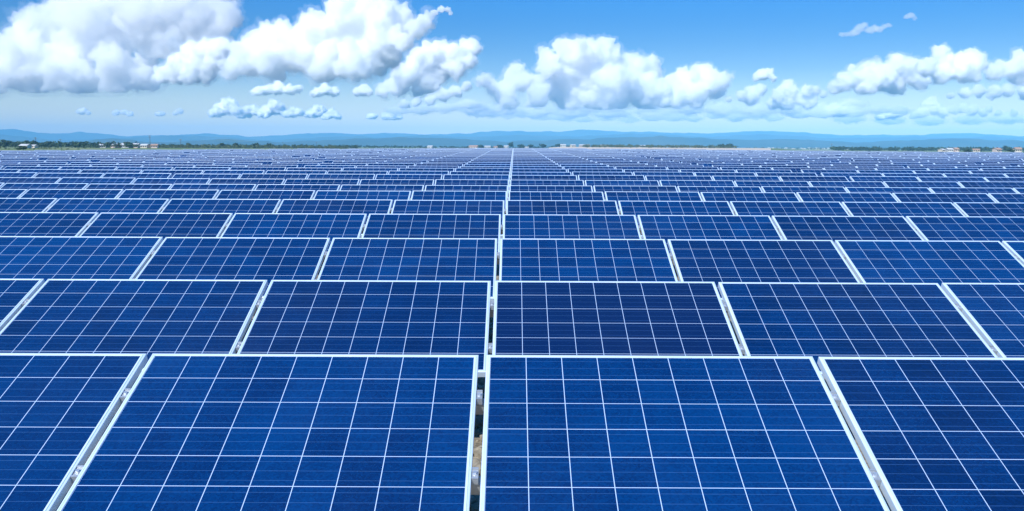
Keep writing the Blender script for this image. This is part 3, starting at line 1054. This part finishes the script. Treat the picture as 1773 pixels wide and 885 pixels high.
cloud('leaning white cloud with a bright crown left of the centre',
      [(662, 160, 11), (690, 150, 18), (700, 135, 20), (728, 100, 18), (722, 118, 22), (748, 95, 20), (768, 90, 18), (785, 100, 22), (810, 90, 17), (820, 82, 12), (760, 118, 26), (740, 140, 24), (790, 118, 18), (812, 108, 12)],
      170, 6, 1.2)
cloud('flat cloud strip just below the leaning white cloud',
      [(700, 183, 9), (722, 176, 8), (745, 172, 10), (768, 165, 11), (790, 158, 10), (808, 150, 8)], 186, 7, 0.8)
cloud('small round puff left of the leaning cloud', [(618, 160, 7), (630, 157, 10), (640, 160, 6)], 170, 8, 0.9)
cloud('largest cumulus in the middle with a high double crown',
      [(832, 140, 9), (844, 136, 10), (852, 152, 14), (875, 158, 18), (888, 132, 17), (898, 122, 10), (905, 140, 18), (930, 150, 20), (945, 96, 14), (950, 118, 20), (985, 92, 24), (1012, 92, 24), (1045, 86, 18), (1050, 76, 10), (1000, 125, 34), (1040, 118, 32), (1090, 112, 16), (1108, 112, 14), (1130, 112, 14), (1120, 130, 22), (1060, 150, 34), (1110, 158, 30), (985, 160, 30), (930, 170, 20), (880, 172, 18), (1030, 168, 26)],
      188, 9, 1.0)
cloud('right hand wing of the middle cumulus ending in a thin tail',
      [(1140, 160, 20), (1165, 148, 16), (1190, 145, 22), (1210, 128, 14), (1222, 132, 16), (1240, 142, 16), (1258, 136, 8), (1268, 132, 4), (1205, 162, 22), (1170, 172, 18), (1240, 160, 12), (1150, 176, 14)],
      186, 10, 1.1)
cloud('small lone puff in the blue gap right of the middle cumulus', [(1310, 134, 7), (1320, 130, 9), (1332, 128, 8), (1340, 136, 5)], 142, 11, 0.9)
cloud('pale low cloud under the lone puff', [(1262, 172, 6), (1285, 166, 9), (1302, 160, 11), (1318, 156, 9), (1300, 172, 12)], 186, 12, 0.6)
cloud('upright bright cloud between the lone puff and the right hand clouds',
      [(1340, 180, 11), (1350, 165, 13), (1364, 152, 11), (1372, 160, 11), (1360, 178, 14), (1385, 172, 10), (1398, 158, 10), (1412, 158, 8), (1400, 178, 12), (1425, 164, 6)], 190, 13, 0.9)
cloud('long white cloud with a rising back on the right',
      [(1446, 152, 11), (1462, 142, 15), (1485, 130, 18), (1508, 118, 15), (1520, 132, 22), (1548, 112, 15), (1562, 122, 20), (1582, 114, 11), (1590, 132, 20), (1550, 146, 18), (1500, 150, 16)],
      162, 14, 1.2)
cloud('round topped cloud right of the long white one',
      [(1605, 118, 14), (1628, 96, 14), (1638, 112, 18), (1660, 118, 20), (1682, 100, 14), (1694, 108, 12), (1630, 130, 16), (1680, 124, 18)],
      144, 15, 1.2)
cloud('white cloud cut off by the right edge of the picture',
      [(1712, 122, 9), (1726, 124, 14), (1748, 118, 14), (1770, 112, 18), (1800, 115, 24), (1765, 135, 14), (1830, 130, 26)], 152, 16, 1.1)
cloud('flat grey based cloud bank under the cloud at the right edge',
      [(1645, 166, 6), (1670, 162, 9), (1695, 158, 10), (1720, 160, 11), (1745, 158, 11), (1775, 158, 12), (1805, 160, 12)], 174, 17, 0.7)
cloud('small stacked cloud low above the right hand mountains',
      [(1584, 200, 7), (1596, 196, 9), (1606, 180, 9), (1614, 176, 8), (1618, 190, 10), (1632, 196, 8)], 206, 18, 0.6)
cloud('low ragged cloud right of the small stacked one',
      [(1650, 190, 8), (1668, 188, 8), (1684, 192, 9), (1702, 196, 7), (1712, 190, 6), (1728, 196, 5), (1755, 196, 6)], 206, 19, 0.5)
cloud('faint torn wisp alone in the upper right sky',
      [(1458, 60, 4), (1476, 58, 5), (1488, 50, 6), (1495, 44, 5), (1506, 52, 6), (1522, 50, 5), (1530, 47, 4), (1538, 44, 4), (1514, 50, 5), (1482, 56, 5), (1466, 59, 4)], 75, 20, 0.055, 0.8, (10, 4), 0.6, 9500, 0.8, None, 1.5, 1.2)
cloud('tiny faint wisp above and right of the torn one', [(1570, 30, 4), (1577, 28, 5), (1584, 32, 3)], 45, 21, 0.06, 0.7, (8, 4), 0.6, 9500, 0.8, None, 1.3, 1.2)
LOW = [
    ('broad pale cloud streak layered low behind the middle cumulus', [(820, 186, 8), (870, 190, 9), (930, 192, 9), (990, 194, 9), (1060, 196, 9), (1130, 194, 9), (1190, 190, 8)], 206, 0.4),
    ('broad pale cloud streak low on the right under the lone puff', [(1250, 190, 8), (1310, 192, 9), (1370, 190, 9), (1420, 188, 8), (1470, 182, 8)], 204, 0.4),
    ('long pale cloud streak just above the right hand mountains', [(1470, 206, 7), (1540, 208, 7), (1610, 210, 7), (1680, 208, 7), (1740, 206, 8), (1790, 206, 8)], 216, 0.4),
    ('pale cloud streak left of the middle cumulus above the mountains', [(690, 192, 6), (730, 190, 7), (770, 186, 7), (810, 182, 7)], 200, 0.35),
    ('pale flat cloud streak along the foot of the middle cumulus', [(830, 196, 6), (850, 194, 8), (880, 197, 6), (910, 197, 6), (940, 203, 5), (975, 204, 6), (1010, 207, 5), (1050, 205, 5), (1090, 207, 5)], 212, 0.35),
    ('pale flat cloud streak low between the centre and the right', [(1130, 205, 5), (1165, 203, 6), (1200, 205, 5), (1240, 200, 5), (1275, 202, 6), (1310, 200, 6), (1340, 204, 5)], 210, 0.35),
    ('low cloud streak under the long white cloud on the right', [(1385, 198, 6), (1420, 196, 7), (1450, 192, 6), (1480, 194, 7), (1520, 190, 6), (1555, 192, 6)], 204, 0.35),
    ('rounded low puff under the rising end of the long cloud', [(1430, 198, 5), (1445, 192, 8), (1460, 196, 6)], 204, 0.6),
    ('ragged low puff left of the small stacked cloud', [(1525, 202, 6), (1545, 198, 7), (1560, 194, 6)], 207, 0.5),
    ('largest of the small puffs low on the left', [(372, 196, 6), (385, 190, 8), (396, 185, 9), (410, 192, 6)], 202, 0.7),
    ('low puff just right of the largest small puff', [(418, 198, 6), (430, 193, 7), (442, 192, 6)], 204, 0.6),
    ('pointed low puff, third in the small row on the left', [(456, 198, 6), (468, 192, 7), (478, 185, 8), (484, 192, 6)], 204, 0.7),
    ('faint low puff, fourth in the small row on the left', [(496, 198, 5), (508, 195, 6), (518, 196, 5)], 203, 0.5),
    ('low puff, fifth in the small row on the left', [(535, 199, 5), (547, 194, 7), (556, 192, 5)], 204, 0.6),
    ('rightmost low puff of the small row on the left', [(564, 202, 5), (574, 197, 6), (584, 201, 4)], 206, 0.6),
    ('faint puff pair under the tall billowing cloud', [(445, 160, 6), (462, 157, 7), (480, 153, 8), (500, 157, 6), (515, 155, 5)], 164, 0.45),
    ('small puff right of the faint pair under the tall cloud', [(548, 163, 6), (562, 158, 7), (578, 160, 6)], 167, 0.5),
    ('tiny puff far left above the mountains', [(138, 194, 4), (145, 192, 4), (152, 196, 3)], 200, 0.3),
    ('tiny flat puff right of the far left one', [(200, 196, 4), (215, 195, 4), (225, 198, 4)], 201, 0.3),
    ('tiny puff between the left puff row and the far left ones', [(272, 198, 3), (280, 197, 4)], 201, 0.3),
    ('tiny pale puff just left of the largest small puff', [(304, 197, 3), (311, 194, 4)], 200, 0.3),
    ('small low puff left of the flat strip at centre left', [(640, 203, 4), (648, 201, 4)], 206, 0.35),
    ('small low puff pair above the mountains at centre left', [(668, 202, 5), (680, 200, 6), (690, 203, 4)], 207, 0.5),
]
for i, (lb, lo, by, dn) in enumerate(LOW):
    cloud(lb, [(x, y, r * 1.25) for x, y, r in lo], by, 60 + i, dn * (0.8 if 'streak' in lb else 1.3 if 'tiny' in lb else 3.4), 0.75, (12, 5), 0.8, 7600 if by < 170 else None, 0.75, 'small low clouds', 1.3 if 'streak' not in lb else 3.2, 0.25 if 'streak' not in lb else 0.4, 1.7)
